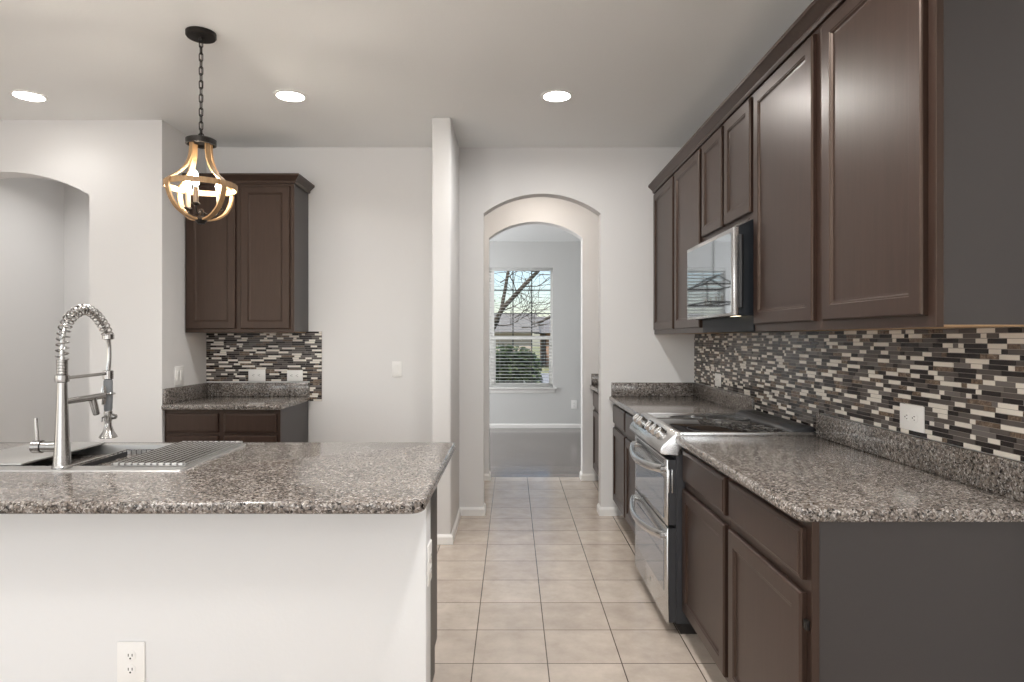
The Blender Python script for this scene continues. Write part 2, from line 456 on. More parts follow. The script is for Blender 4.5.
# ------------------------------------------------------------------ front room window, blinds
win = thing('window_1', (0, YW, WZ0), kind='structure')
mb = MB(); yf0, yf1 = YW + .055, YW + .115
xm0, xm1 = -.345, -.265
mb.box(WX0, WX1, yf0, yf1, WZ1 - .03, WZ1); mb.box(WX0, WX1, yf0, yf1, WZ0, WZ0 + .03)
mb.box(WX0, WX0 + .03, yf0, yf1, WZ0, WZ1); mb.box(WX1 - .03, WX1, yf0, yf1, WZ0, WZ1); mb.box(xm0, xm1, yf0 - .01, yf1, WZ0, WZ1)
mb.build('window_frame', M['trim'], win)
zm = 1.343
for a, b in ((WX0 + .03, xm0), (xm1, WX1 - .03)):
    mb = MB(); mb.box(a, b, yf0 - .005, yf1 - .02, zm - .03, zm + .022)
    mb.box(a, a + .022, yf0, yf1 - .02, WZ0 + .03, zm); mb.box(b - .022, b, yf0, yf1 - .02, WZ0 + .03, zm)
    mb.box(a, b, yf0, yf1 - .02, WZ0 + .03, WZ0 + .06)
    mb.build('window_sash', M['trim'], win)
    mb = MB()
    w3 = (b - a) / 3
    for k in (1, 2): mb.box(a + w3 * k - .008, a + w3 * k + .008, yf1 - .03, yf1 - .012, WZ0 + .06, WZ1 - .03)
    for z in (1.70, 2.05, .98): mb.box(a, b, yf1 - .03, yf1 - .012, z - .008, z + .008)
    mb.build('window_muntin', M['slot'], win)
    MB().box(a, b, yf1 - .012, yf1 - .008, WZ0 + .03, WZ1 - .03).build('window_glass', M['glass'], win)
MB().box(WX0 - .06, WX1 + .055, YW - .05, YW + .055, WZ0 - .028, WZ0, .006).build('window_sill', M['trim'], win)
MB().box(WX0 - .03, WX1 + .03, YW - .014, YW, WZ0 - .085, WZ0 - .028, .003).build('window_apron', M['trim'], win)
slatm = mat('white_blind_slat', (.86, .86, .85), .4)
tr_ = N(slatm, 'ShaderNodeBsdfTranslucent'); tr_.inputs['Color'].default_value = (.9, .9, .88, 1)
ms_ = N(slatm, 'ShaderNodeMixShader'); ms_.inputs[0].default_value = .45
L(slatm, P(slatm).outputs[0], ms_.inputs[1]); L(slatm, tr_.outputs[0], ms_.inputs[2]); L(slatm, ms_.outputs[0], slatm.node_tree.nodes['Material Output'].inputs['Surface'])
def blind(a, b, label, tilt):
    t = thing('window_blind', ((a + b) / 2, YW + .03, WZ1), label, 'window blind', 'white blinds on the front room windows')
    MB().box(a, b, YW + .005, YW + .052, WZ1 - .045, WZ1, .004).build('head_rail', slatm, t)
    mb = MB(); z = WZ0 + .045; c, s_ = math.cos(tilt), math.sin(tilt)
    while z < WZ1 - .06:
        p = [(YW + .028 + y * c - h * s_, z + y * s_ + h * c) for y, h in ((-.024, -.0013), (.024, -.0013), (.024, .0013), (-.024, .0013))]
        mb.prism(p, 'x', a + .004, b - .004); z += .0475
    mb.build('slats', slatm, t)
    MB().box(a, b, YW + .008, YW + .048, WZ0 + .005, WZ0 + .022, .003).build('bottom_rail', slatm, t)
    mb = MB()
    for x in (a + .12, b - .12): mb.tube([(x, YW + .003, WZ0 + .02), (x, YW + .003, WZ1 - .04)], .0012, 6)
    mb.build('ladder_cord', slatm, t)
blind(-.30, WX1 - .006, 'open white slatted blind through which the tree shows', math.radians(6))
blind(WX0 + .006, -.306, 'white slatted blind mostly hidden behind the far arch, seen in the microwave door', math.radians(38))

# ------------------------------------------------------------------ outdoors
grassm = mat('lawn', (.16, .20, .07), .9)
n_ = N(grassm, 'ShaderNodeTexNoise', Scale=3.0, Detail=6.0); L(grassm, coords(grassm), n_.inputs['Vector'])
L(grassm, ramp(grassm, n_.outputs[0], [(.3, (.16, .18, .08)), (.7, (.36, .34, .18))]), P(grassm).inputs['Base Color'])
struct('ground', MB().box(-60, 60, YW + .14, 120, -.4, -.25), grassm)
struct('path', MB().box(-30, 30, 16.5, 18.6, -.25, -.235), mat('concrete_path', (.62, .60, .57), .8))
struct('road', MB().box(-60, 60, 22, 29, -.25, -.24), mat('asphalt', (.30, .30, .30), .85))
leafm = mat('hedge_leaf', (.035, .06, .018), .5)
n_ = N(leafm, 'ShaderNodeTexNoise', Scale=12.0, Detail=2.0); L(leafm, coords(leafm), n_.inputs['Vector'])
L(leafm, ramp(leafm, n_.outputs[0], [(.35, (.012, .03, .008)), (.65, (.10, .14, .045))]), P(leafm).inputs['Base Color'])
flowerm = mat('pale_flower', (.75, .74, .70), .6)
def leaf_cloud(mb, c, ext, n, size):
    for _ in range(n):
        while True:
            q = Vector((random.uniform(-1, 1), random.uniform(-1, 1), random.uniform(-1, 1)))
            if max(abs(q.x), abs(q.y), abs(q.z)) > .55 and abs(q.x) ** 4 + abs(q.y) ** 4 + abs(q.z) ** 4 < 1: break
        p = Vector(c) + Vector((q.x * ext[0], q.y * ext[1], q.z * ext[2]))
        u = Vector((random.gauss(0, 1), random.gauss(0, 1), random.gauss(0, 1))).normalized(); w = u.orthogonal().normalized()
        s = size * random.uniform(.6, 1.3)
        mb.bm.faces.new([mb.bm.verts.new(p + d) for d in (u * s, w * s * .5, -u * s, -w * s * .5)])
    return mb
hedge = thing('clipped_hedge', (-.35, 12.0, -.25), 'dark green leafy hedge growing below the front room window', 'hedge')
leaf_cloud(MB(), (-.5, 12.0, .48), (1.05, .45, .72), 5200, .05).build('foliage', leafm, hedge)
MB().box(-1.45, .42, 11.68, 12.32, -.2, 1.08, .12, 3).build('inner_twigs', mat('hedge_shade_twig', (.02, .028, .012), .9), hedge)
leaf_cloud(MB(), (-.1, 11.75, .22), (.62, .25, .38), 200, .045).build('pale_leaves', flowerm, hedge)
barkm = wood('bark', (.045, .036, .026), (.12, .10, .075), .9)
tree = thing('bare_tree', (-.9, 13.6, -.25), 'bare winter tree forking in front of the sky outside the window', 'tree')
mb = MB(); mb.tube([(-.85, 13.6, -.25), (-.80, 13.6, .6), (-.62, 13.6, 1.2), (-.42, 13.6, 1.5)], [.12, .10, .085, .07], 10)
mb.tube([(-.44, 13.6, 1.46), (-.315, 13.6, 1.67), (-.21, 13.6, 2.0), (-.147, 13.6, 2.34), (-.084, 13.6, 2.72), (-.02, 13.6, 3.3)], [.05, .042, .038, .035, .032, .028], 8)
mb.tube([(-.46, 13.6, 1.48), (-.315, 13.55, 1.75), (-.19, 13.5, 1.96), (.063, 13.45, 2.22), (.27, 13.4, 2.45), (.525, 13.35, 2.70), (.9, 13.3, 3.2)], [.05, .05, .05, .048, .042, .038, .03], 8)
mb.tube([(1.25, 13.6, 1.95), (.84, 13.6, 1.80), (.62, 13.55, 1.68), (.42, 13.5, 1.62)], [.035, .03, .024, .012], 8)
mb.build('trunk', barkm, tree)
mb = MB()
def twig(p, d, r, n):
    pts = [Vector(p)]
    for i in range(6):
        d = (d + Vector((random.gauss(0, .22), random.gauss(0, .12), random.gauss(.02, .2)))).normalized()
        pts.append(pts[-1] + d * .14)
    mb.tube(pts, [r * (1 - .13 * i) for i in range(7)], 5)
    if n > 0:
        for _ in range(4): twig(pts[random.randint(2, 5)], (d * .8 + Vector((random.gauss(0, .7), random.gauss(0, .3), random.gauss(0, .6)))).normalized(), r * .6, n - 1)
for p, d in (((-.35, 13.6, 2.1), (-1, 0, .6)), ((-.2, 13.5, 1.9), (1, 0, .1)), ((.1, 13.4, 2.2), (-.2, 0, 1)), ((.25, 13.4, 2.4), (1, 0, .2)), ((.4, 13.3, 2.7), (1, 0, -.2)),
             ((-.3, 13.6, 1.6), (1, -.1, -.05)), ((.2, 13.4, 1.55), (1, 0, .35)), ((-.25, 13.6, 2.5), (1, 0, .5)), ((-.4, 13.6, 1.7), (-1, 0, .1)), ((.05, 13.4, 1.75), (1, 0, .5))):
    twig(p, Vector(d), .013, 2)
mb.build('branches', barkm, tree)
def house(x0, x1, y, zr, ze, label, wallc, roofc):
    h = thing('neighbour_house', ((x0 + x1) / 2, y, -.25), label, 'house')
    MB().box(x0 + .4, x1 - .4, y, y + 8, -.25, ze).build('wall', mat('house_wall', wallc, .8), h)
    MB().prism([(y - .6, ze - .1), (y + 8.6, ze - .1), (y + 4, zr)], 'x', x0, x1).build('roof', mat('house_roof', roofc, .8), h)
    w = MB()
    for k in range(3):
        xx = x0 + 1.4 + k * (x1 - x0 - 2.4) / 3
        w = MB().box(xx, xx + 1.1, y - .05, y + .02, .5, 1.5); w.build('window', mat('house_window', (.05, .06, .07), .1), h)
    MB().box((x0 + x1) / 2 + 1, (x0 + x1) / 2 + 1.9, y - .06, y + .02, -.25, 1.75).build('door', mat('house_door', (.16, .08, .05), .5), h)
house(-9, 1.45, 34, 2.75, 1.75, 'low house with grey roof across the street behind the hedge', (.42, .36, .30), (.23, .215, .19))
house(1.5, 10, 36, 2.65, 1.7, 'tan house farther along the street, partly behind the window frame', (.42, .27, .19), (.24, .225, .21))

# ------------------------------------------------------------------ base cabinets on the range wall
def base_unit(y0, y1, dy0, dy1, label, end=False, z_bot=0.0):
    t = thing('base_cabinet', (XF, (y0 + y1) / 2, 0), label, 'cabinet', 'base cabinets along the range wall')
    MB().box(XF + .02, XR - .002, y0 + (.004 if end else .001), y1 - .001, .1, ZC - .035).build('carcass', M['panel'], t)
    MB().box(XF, XF + .02, y0, y1, .1, ZC - .035, .001, 1).build('face_frame', M['espresso'], t)
    MB().box(XF + .075, XR - .002, y0 + .004, y1 - .004, 0, .1).build('toe_kick', M['toe'], t)
    W = face_minus_x(XF)
    front(MB(), W, dy0, dy1, .700, .836, DRAWER_PROF).build('drawer_front', M['espresso'], t)
    d = front(MB(), W, dy0, dy1, .122, .666, DOOR_PROF).build('door', M['espresso'], t)
    return t
u = base_unit(1.668, 2.288, 1.696, 2.262, 'dark cabinet with one drawer and door, plain end panel facing the room', True)
hg = MB(); hg.box(XF - .012, XF, 1.676, 1.694, .575, .60, .002); hg.build('hinge', M['bronze'], u)
base_unit(2.288, 2.888, 2.310, 2.872, 'dark drawer and door cabinet directly beside the near side of the range')
base_unit(3.662, 4.335, 3.684, 4.315, 'dark drawer and door cabinet directly beyond the range')
base_unit(4.335, YB - .002, 4.357, 4.850, 'dark drawer and door cabinet in the corner beside the arch')
# pantry run seen through the arch
def pantry_unit(y0, y1, label):
    t = thing('pantry_base_cabinet', (XF, (y0 + y1) / 2, 0), label, 'cabinet', 'base cabinets between the two arches')
    MB().box(XF, XR - .002, y0, y1, .1, ZC - .035).build('carcass', M['espresso'], t)
    MB().box(XF + .075, XR - .002, y0 + .004, y1 - .004, 0, .1).build('toe_kick', M['toe'], t)
    W = face_minus_x(XF)
    front(MB(), W, y0 + .02, y1 - .02, .700, .836, DRAWER_PROF).build('drawer_front', M['espresso'], t)
    front(MB(), W, y0 + .02, y1 - .02, .122, .666, DOOR_PROF).build('door', M['espresso'], t)
pantry_unit(5.56, YP - .002, 'dark cabinet seen through the arch, against the second arch wall')
pantry_unit(YB + .122, 5.56, 'dark cabinet seen through the arch, just behind the first arch wall')

# countertops
def counter(name, pts, label, splashes, hole=None, loc=None):
    t = thing(name, loc, label, 'countertop')
    bullnose_slab(pts, ZC - .035, ZC, hole).build('slab', M['granite'], t)
    for b in splashes: MB().box(*b, .003, 2).build('backsplash_strip', M['granite'], t)
    return t
ZS = 1.000
cx = .730
counter('granite_countertop', [(XR - .001, 1.648)] + [(XR - .001, 2.888), (cx, 2.888)] + [(cx, 1.648 + .03)] + round_corner(cx + .03, 1.648 + .03, .03, PI, 1.5 * PI, 5)[1:],
        'speckled granite counter with low granite backsplash at the near side of the range', [(XR - .021, XR - .001, 1.648, 2.889, ZC, ZS)], loc=(1.05, 2.25, ZC - .035))
counter('granite_countertop', [(XR - .001, 3.660), (XR - .001, YB - .001), (cx, YB - .001), (cx, 3.660)],
        'speckled granite counter in the corner between range and arch', [(XR - .021, XR - .001, 3.658, YB - .021, ZC, ZS), (cx + .015, XR - .001, YB - .021, YB - .001, ZC, ZS)], loc=(1.05, 4.2, ZC - .035))
counter('granite_countertop', [(XR - .001, YB + .122), (XR - .001, YP - .001), (cx, YP - .001), (cx, YB + .122)],
        'speckled granite counter seen through the arch', [(XR - .021, XR - .001, YB + .122, YP - .021, ZC, ZS), (cx + .012, XR - .001, YP - .021, YP - .001, ZC, ZS)], loc=(1.05, 5.5, ZC - .035))

# ------------------------------------------------------------------ wall cabinets on the range wall
def wall_unit(y0, y1, doors, label, z0=ZU, end=False):
    t = thing('wall_cabinet', (XU, (y0 + y1) / 2, z0), label, 'cabinet', 'wall cabinets above the range wall')
    MB().box(XU + .02, XR - .001, y0 + (.003 if end else 0), y1, z0 + .006, 2.436).build('carcass', M['panel'], t)
    MB().box(XU, XU + .02, y0, y1, z0, 2.436, .001, 1).build('face_frame', M['espresso'], t)
    MB().box(XU + .02, XR - .001, y0 + .016, y1, z0 + .002, z0 + .006).build('underside', M['maple'], t)
    W = face_minus_x(XU)
    for a, b in doors: front(MB(), W, a, b, z0 + .031, 2.400, DOOR_PROF).build('door', M['espresso'], t)
    return t
wall_unit(1.632, 2.240, [(1.664, 2.196)], 'tall dark wall cabinet nearest the room, its plain side showing', end=True)
wall_unit(2.240, 2.850, [(2.270, 2.822)], 'tall dark single-door wall cabinet immediately on the near side of the microwave')
wall_unit(2.850, 3.610, [(2.866, 3.215), (3.252, 3.592)], 'short dark two-door wall cabinet on top of the microwave', z0=1.862)
wall_unit(3.610, 4.225, [(3.640, 4.196)], 'dark single-door wall cabinet immediately beyond the microwave')
wall_unit(4.225, YB - .002, [(4.244, 4.815)], 'dark single-door wall cabinet in the far corner against the arch wall')
CP = [(0, 2.418), (.010, 2.418), (.014, 2.428), (.014, 2.436), (.020, 2.442), (.040, 2.462), (.046, 2.466), (.046, 2.480), (0, 2.480)]
tag(crown_sweep([(XR - .001, 1.630), (XU - .0005, 1.630), (XU - .0005, YB - .001)][::-1], [(o, z) for o, z in CP]).build('crown_molding', M['espresso']),
    'dark crown molding running along the tops of the range wall cabinets', 'molding')

# ------------------------------------------------------------------ mosaic backsplashes
def mosaic(W, u0, u1, v0, v1, step=None, thick=.007, rowh=.0150):
    mb = MB(); bm = mb.bm
    def quad(a0, a1, b0, b1, d0, d1, mi):
        c = [W(a0, b0, d1), W(a1, b0, d1), W(a1, b1, d1), W(a0, b1, d1)]; e = [W(a0, b0, d0), W(a1, b0, d0), W(a1, b1, d0), W(a0, b1, d0)]
        C = [bm.verts.new(p) for p in c]; E = [bm.verts.new(p) for p in e]
        fs = [bm.faces.new(C)] + [bm.faces.new((C[i], C[(i + 1) % 4], E[(i + 1) % 4], E[i])) for i in range(4)]
        for f in fs: f.material_index = mi
    U0, U1 = u0, u1
    if step:
        sa, sb, sv = step; n_ = round((v1 - v0) / rowh); rh_ = (v1 - v0) / n_; sv = v0 + round((sv - v0) / rh_) * rh_
        quad(u0, u1, sv, v1, 0, thick - .0018, 5); quad(sa, sb, v0, sv, 0, thick - .0018, 5)
    else: quad(u0, u1, v0, v1, 0, thick - .0018, 5)
    n = round((v1 - v0) / rowh); rh = (v1 - v0) / n; g = .0009
    lengths = [.024, .048, .048, .074, .074, .098, .098]
    prev = []
    for r in range(n):
        if r: prev = cur
        cur = []
        if step: u0, u1 = (sa, sb) if v0 + (r + .5) * rh < sv else (U0, U1)
        u = u0 - random.uniform(0, .06); last = -1
        while u < u1:
            l = random.choice(lengths); k = last
            while k == last: k = random.choices(range(5), (.37, .24, .24, .09, .06))[0]
            if k == 0 and any(min(u + l, pb) - max(u, pa) > .012 for pa, pb in prev) and random.random() < .55: k = random.choice((1, 2, 2, 4))
            last = k
            if k == 0: cur.append((u, u + l))
            a, b = max(u, u0), min(u + l, u1)
            if b - a > .004: quad(a + g, b - g, v0 + r * rh + g, v0 + (r + 1) * rh - g, thick - .002, thick, k)
            u += l
    return mb
t = thing('mosaic_backsplash', (XR, 3.2, ZS), 'brown and cream strip mosaic along the range wall under the cabinets', 'tile backsplash')
W = face_minus_x(XR - .0005)
mosaic(W, 1.648, YB - .001, .912, ZU + .001, (2.890, 3.657, ZS + .001)).build('tile_field', TILE + [GROUT], t)
t = thing('mosaic_backsplash', (-1.87, YB, ZS), 'small strip mosaic panel on the back wall above the two-door corner counter', 'tile backsplash')
W = face_minus_y(YB - .0005)
mosaic(W, -2.296, -1.428, .860, 1.383, (-1.519, -1.428, ZS + .003)).build('tile_field', TILE + [GROUT], t)

# ------------------------------------------------------------------ alcove cabinets
AX0, AX1 = -2.294, -1.530
t = thing('alcove_base_cabinet', ((AX0 + AX1) / 2, YB, 0), 'dark two-door two-drawer base cabinet beyond the island by the back wall', 'cabinet')
yf = 4.275
MB().box(AX0, AX1, yf + .02, YB - .002, .1, ZC - .035).build('carcass', M['panel'], t)
MB().box(AX0, AX1, yf, yf + .02, .1, ZC - .035, .001, 1).build('face_frame', M['espresso'], t)
MB().box(AX0 + .005, AX1 - .005, yf + .075, YB - .002, 0, .1).build('toe_kick', M['toe'], t)
W = face_minus_y(yf)
for a, b in ((AX0 + .018, -1.936), (-1.898, AX1 - .022)):
    front(MB(), W, a, b, .712, .838, DRAWER_PROF).build('drawer_front', M['espresso'], t)
    front(MB(), W, a, b, .122, .690, DOOR_PROF).build('door', M['espresso'], t)
counter('granite_countertop', [(-2.296, 4.236), (-1.513, 4.236), (-1.513, YB - .001), (-2.296, YB - .001)],
        'small granite counter on the dark two-door cabinet by the back wall', [(-2.296, -1.520, YB - .021, YB - .001, ZC, ZS), (-2.296, -2.276, 4.25, YB - .021, ZC, ZS)], loc=(-1.9, 4.5, ZC - .035))
t = thing('alcove_wall_cabinet', ((AX0 + AX1) / 2, YB, 1.372), 'dark two-door wall cabinet with crown hanging on the back wall', 'cabinet')
yu = 4.545
MB().box(AX0, AX1, yu + .02, YB - .001, 1.378, 2.436).build('carcass', M['panel'], t)
MB().box(AX0, AX1, yu, yu + .02, 1.372, 2.436, .001, 1).build('face_frame', M['espresso'], t)
MB().box(AX0, AX1 - .016, yu + .02, YB - .001, 1.373, 1.378).build('underside', M['maple'], t)
W = face_minus_y(yu)
for a, b in ((AX0 + .014, -1.936), (-1.902, AX1 - .026)): front(MB(), W, a, b, 1.398, 2.400, DOOR_PROF).build('door', M['espresso'], t)
crown_sweep([(AX0, yu - .0005), (AX1 + .0005, yu - .0005), (AX1 + .0005, YB - .001)], CP).build('crown_trim', M['espresso'], t)

# ------------------------------------------------------------------ range
RY0, RY1 = 2.894, 3.652
rg = thing('double_oven_range', (.75, (RY0 + RY1) / 2, 0), 'stainless slide-in double oven range with front knobs and black glass cooktop', 'range')
MB().box(.735, 1.355, RY0, RY1, .055, .885).build('body', M['dark_side'], rg)
MB().box(.76, 1.34, RY0 + .02, RY1 - .02, 0, .055).build('plinth', M['toe'], rg)
# cooktop
ct = MB().box(.752, 1.362, RY0 + .006, RY1 - .006, .885, .909, .002).build('cooktop_glass', M['black_glass'], rg)
for a, b in ((RY0 - .004, RY0 + .010), (RY1 - .010, RY1 + .004)): MB().box(.752, 1.362, a, b, .888, .9125, .002).build('cooktop_trim', M['steel'], rg)
MB().lathe([(.0035, 0), (.0035, .0012)], (.764, RY0 - .0045, .902), 10, 'y').build('trim_screw', M['slot'], rg)
mb = MB()
for x, y, r in ((.93, 3.04, .105), (.93, 3.46, .085), (1.15, 3.04, .075), (1.15, 3.45, .11), (1.05, 3.25, .05)):
    mb.tube([(x + r * math.cos(a), y + r * math.sin(a), .9092) for a in [2 * PI * k / 40 for k in range(40)]], .0008, 4, True)
mb.build('burner_ring', mat('burner_marking', (.10, .10, .10), .3), rg)
# rear vent
mb = MB(); mb.prism([(1.255, .9085), (1.258, .914), (1.285, .930), (1.356, .934), (1.358, .9085)], 'y', RY0 + .012, RY1 - .012, .002)
vt = mb.build('rear_vent', mat('vent_enamel', (.035, .037, .04), .35), rg)
mb = MB()
for k in range(9):
    y = RY0 + .07 + k * .07; mb.prism([(1.292, .9300), (1.350, .9333), (1.350, .9345), (1.292, .9312)], 'y', y, y + .052)
mb.build('vent_slot', M['slot'], vt)
# control panel
cp = [(.760, .913), (.744, .914), (.732, .909), (.676, .857), (.667, .845), (.663, .830), (.664, .818), (.672, .812), (.740, .810), (.760, .812)]
MB().prism(cp, 'y', RY0 - .003, RY1 + .003, .003).build('control_panel', M['steel'], rg)
nx, nz = -.680, .733
def on_fascia(s_): return (.676 + .056 * s_, .857 + .052 * s_)
for y in (3.565, 3.470, 3.250, 3.140, 3.030):
    x, z = on_fascia(.46); mb = MB()
    c = Vector((x, y, z)); d = Vector((nx, 0, nz))
    mb.tube([c - d * .004, c + d * .005], .030, 24); mb.tube([c + d * .005, c + d * .026, c + d * .030], [.0265, .0255, .022], 24)
    k = mb.build('knob', M['steel'], rg)
    e = Vector((-nz, 0, nx)); mb = MB()
    mb.tube([c + d * .033 + e * .016, c + d * .033 - e * .016], .0045, 8); mb.build('knob_grip', M['steel'], k)
x0_, z0_ = on_fascia(.08); x1_, z1_ = on_fascia(.90)
mb = MB(); mb.prism([(x0_ - .0015, z0_ + .0015), (x1_ - .0015, z1_ + .0015), (x1_ + .006, z1_ - .006), (x0_ + .006, z0_ - .006)], 'y', 3.315, 3.400); mb.build('display_window', M['display'], rg)
# two oven doors
def oven_door(z0, z1, wz0, wz1, hz):
    d = MB().box(.693, .704, RY0 + .004, RY1 - .004, z0, z1, .004, 2).build('oven_door', M['steel'], rg)
    MB().box(.704, .734, RY0 + .006, RY1 - .006, z0 + .003, z1 - .003).build('door_core', M['dark_side'], d)
    MB().box(.6905, .6925, RY0 + .055, RY1 - .055, wz0, wz1, .0005, 1).build('door_glass', M['oven_glass'], d)
    pts = []; rr = []
    for i in range(25):
        s_ = i / 24; y = RY0 + .035 + s_ * (RY1 - RY0 - .07); b = math.sin(PI * s_)
        pts.append((.690 - .010 - .052 * b ** .75, y, hz - .018 * b)); rr.append(.0165)
    mb = MB(); mb.tube(pts, rr, 14, squash=(.75, 1.15))
    for y in (RY0 + .036, RY1 - .036): mb.tube([(.695, y, hz), (.672, y, hz)], .015, 12)
    mb.build('door_handle', M['steel'], d)
    return d
od = oven_door(.492, .790, .515, .700, .742)
mb = MB()
for k in range(3): mb.box(.6922, .6932, RY0 + .06, RY1 - .06, .760 + k * .008, .7635 + k * .008)
mb.build('door_vent', M['slot'], od)
oven_door(.055, .482, .185, .420, .442)
# side vent on the near door edges, small round badge
mb = MB(); mb.box(.700, .707, RY0 + .002, RY0 + .006, .64, .745, .001); mb.box(.715, .722, RY0 + .002, RY0 + .006, .64, .745, .001)
mb.build('side_vent', M['wire'], rg)
mb = MB(); mb.lathe([(.012, 0), (.012, -.001), (.0095, -.0016), (0, -.0016)], (.693, 3.25, .125), 20, 'x'); mb.build('badge', M['wire'], rg)

# ------------------------------------------------------------------ microwave
MY0, MY1 = 2.852, 3.606
mw = thing('over_range_microwave', (1.1, (MY0 + MY1) / 2, 1.36), 'black and stainless microwave with mirrored door above the range', 'microwave')
mb = MB(); mb.prism([(1.0, 1.436), (1.0, 1.826), (1.06, 1.858), (XR - .009, 1.858), (XR - .009, 1.364), (1.064, 1.364), (1.064, 1.436)], 'y', MY0, MY1, .002)
mb.build('body', M['black'], mw)
MB().box(.976, 1.0, MY0, MY1, 1.434, 1.824, .003).build('door', M['steel'], mw)
MB().box(.9745, .9765, MY0 + .028, MY1 - .012, 1.446, 1.806, .0005, 1).build('door_glass', M['mw_glass'], mw)
MB().prism([(.985, 1.824), (.990, 1.830), (1.048, 1.862), (1.050, 1.856)], 'y', MY0, MY1).build('top_trim', M['steel'], mw)
mb = MB(); mb.tube([(1.006, MY0 - .006, 1.47), (1.006, MY0 - .010, 1.63), (1.006, MY0 - .006, 1.79)], .009, 10)
mb.tube([(1.006, MY0 + .004, 1.475), (1.006, MY0 - .006, 1.475)], .007, 8); mb.tube([(1.006, MY0 + .004, 1.785), (1.006, MY0 - .006, 1.785)], .007, 8)
mb.build('edge_handle', M['black_plastic'], mw)
MB().box(1.030, 1.052, MY0 + .12, MY0 + .20, 1.4345, 1.4365).build('cooktop_lamp', M['hood_lamp'], mw)

# ------------------------------------------------------------------ island
IX1 = -.258
isl = thing('kitchen_island', (-1.5, 2.3, 0), 'white drywall island with dark cabinets on its far side', 'island')
MB().box(-2.75, IX1, 1.95, 2.055, 0, ZC - .035, .006, 2).build('half_wall', M['island_paint'], isl)
mb = MB(); mb.prism([(2.055, 0), (2.585, 0), (2.585, .1), (2.662, .1), (2.662, ZC - .035), (2.055, ZC - .035)], 'x', -.322, -.308)
mb.build('end_panel', M['panel'], isl)
MB().box(-2.75, -.322, 2.055, 2.075, .1, ZC - .035).build('cabinet_back', M['panel'], isl)
MB().box(-2.75, -.322, 2.075, 2.64, .1, .12).build('cabinet_floor', M['panel'], isl)
mb = MB(); mb.box(-2.75, -.322, 2.64, 2.66, .1, .122); mb.box(-2.75, -.322, 2.64, 2.66, ZC - .06, ZC - .035)
for x in (-.322 - .04, -1.05, -1.99, -2.75): mb.box(x, x + .04, 2.64, 2.66, .1, ZC - .035)
mb.build('face_frame', M['espresso'], isl)
MB().box(-2.75, -.325, 2.57, 2.585, 0, .1).build('toe_kick', M['toe'], isl)
W = face_plus_y(2.66)
for a, b in ((-.68, -.345), (-1.03, -.70), (-1.50, -1.07), (-1.96, -1.53), (-2.34, -2.01), (-2.70, -2.36)):
    front(MB(), W, a, b, .122, .666, DOOR_PROF).build('door', M['espresso'], isl)
    front(MB(), W, a, b, .700, .836, DRAWER_PROF).build('drawer_front', M['espresso'], isl)
mb = crown_sweep([(-2.75, 1.95), (IX1, 1.95), (IX1, 2.055)], BBP); mb.build('baseboard_strip', M['trim'], isl)
r = .045; ix, iy0, iy1 = -.235, 1.724, 2.724
pts = [(-2.75, iy1), (-2.75, iy0)] + round_corner(ix - r, iy0 + r, r, -PI / 2, 0, 7) + round_corner(ix - .02, iy1 - .02, .02, 0, PI / 2, 4)
SX0, SX1, SY0, SY1 = -1.950, -1.085, 2.111, 2.655
counter('granite_countertop', pts, 'large speckled granite island top holding the sink and faucet', [], (SX0 + .02, SX1 - .02, SY0 + .02, SY1 - .02), loc=(-1.5, 2.2, ZC - .035))

# sink
sk = thing('drop_in_sink', ((SX0 + SX1) / 2, 2.38, ZC), 'stainless drop-in sink set in the island counter', 'sink')
def rr_loop(x0, x1, y0, y1, r, z, seg=5):
    p = round_corner(x1 - r, y0 + r, r, -PI / 2, 0, seg) + round_corner(x1 - r, y1 - r, r, 0, PI / 2, seg) + round_corner(x0 + r, y1 - r, r, PI / 2, PI, seg) + round_corner(x0 + r, y0 + r, r, PI, 1.5 * PI, seg)
    return [(a, b, z) for a, b in p]
BX0, BX1, BY0, BY1 = SX0 + .035, SX1 - .028, SY0 + .080, SY1 - .028
mb = MB()
mb.rings([rr_loop(SX0, SX1, SY0, SY1, .02, ZC + .0003), rr_loop(SX0 + .002, SX1 - .002, SY0 + .002, SY1 - .002, .02, ZC + .005),
          rr_loop(BX0, BX1, BY0, BY1, .02, ZC + .004), rr_loop(BX0 + .002, BX1 - .002, BY0 + .002, BY1 - .002, .02, ZC - .004),
          rr_loop(BX0 + .003, BX1 - .003, BY0 + .003, BY1 - .003, .022, ZC - .20), rr_loop(BX0 + .02, BX1 - .02, BY0 + .02, BY1 - .02, .03, ZC - .215)], False, True)
mb.smooth = True; mb.build('basin', M['sink_steel'], sk)
mb = MB(); mb.lathe([(.045, ZC - .2145), (.043, ZC - .212), (.03, ZC - .2125), (.0, ZC - .2135)], ((BX0 + BX1) / 2, 2.42, 0), 24); mb.build('drain', M['wire'], sk)
# cover board on the left part of the sink
tag(MB().box(SX0 + .012, -1.66, SY0 + .078, SY1 - .012, ZC + .0055, ZC + .0125, .002).build('sink_cover_tray', M['sink_steel']),
    'smooth flat steel tray lying over the sink end beside the faucet lever', 'tray')
# roll-up rack
rk = thing('drying_rack', (-1.22, 2.4, ZC + .006), 'roll-up rack of steel bars laid across one end of the sink', 'drying rack')
mb = MB(); nb = 12
for i in range(nb):
    x = -1.345 + i * (.240 / (nb - 1)); mb.tube([(x, SY0 + .066, ZC + .0125), (x, SY1 - .010, ZC + .0125)], .0045, 8)
mb.build('bars', M['wire'], rk)
for a in (SY0 + .062, SY1 - .024): MB().box(-1.350, -1.100, a + .004, a + .012, ZC + .0055, ZC + .0165, .003).build('end_strip', M['sink_steel'], rk)
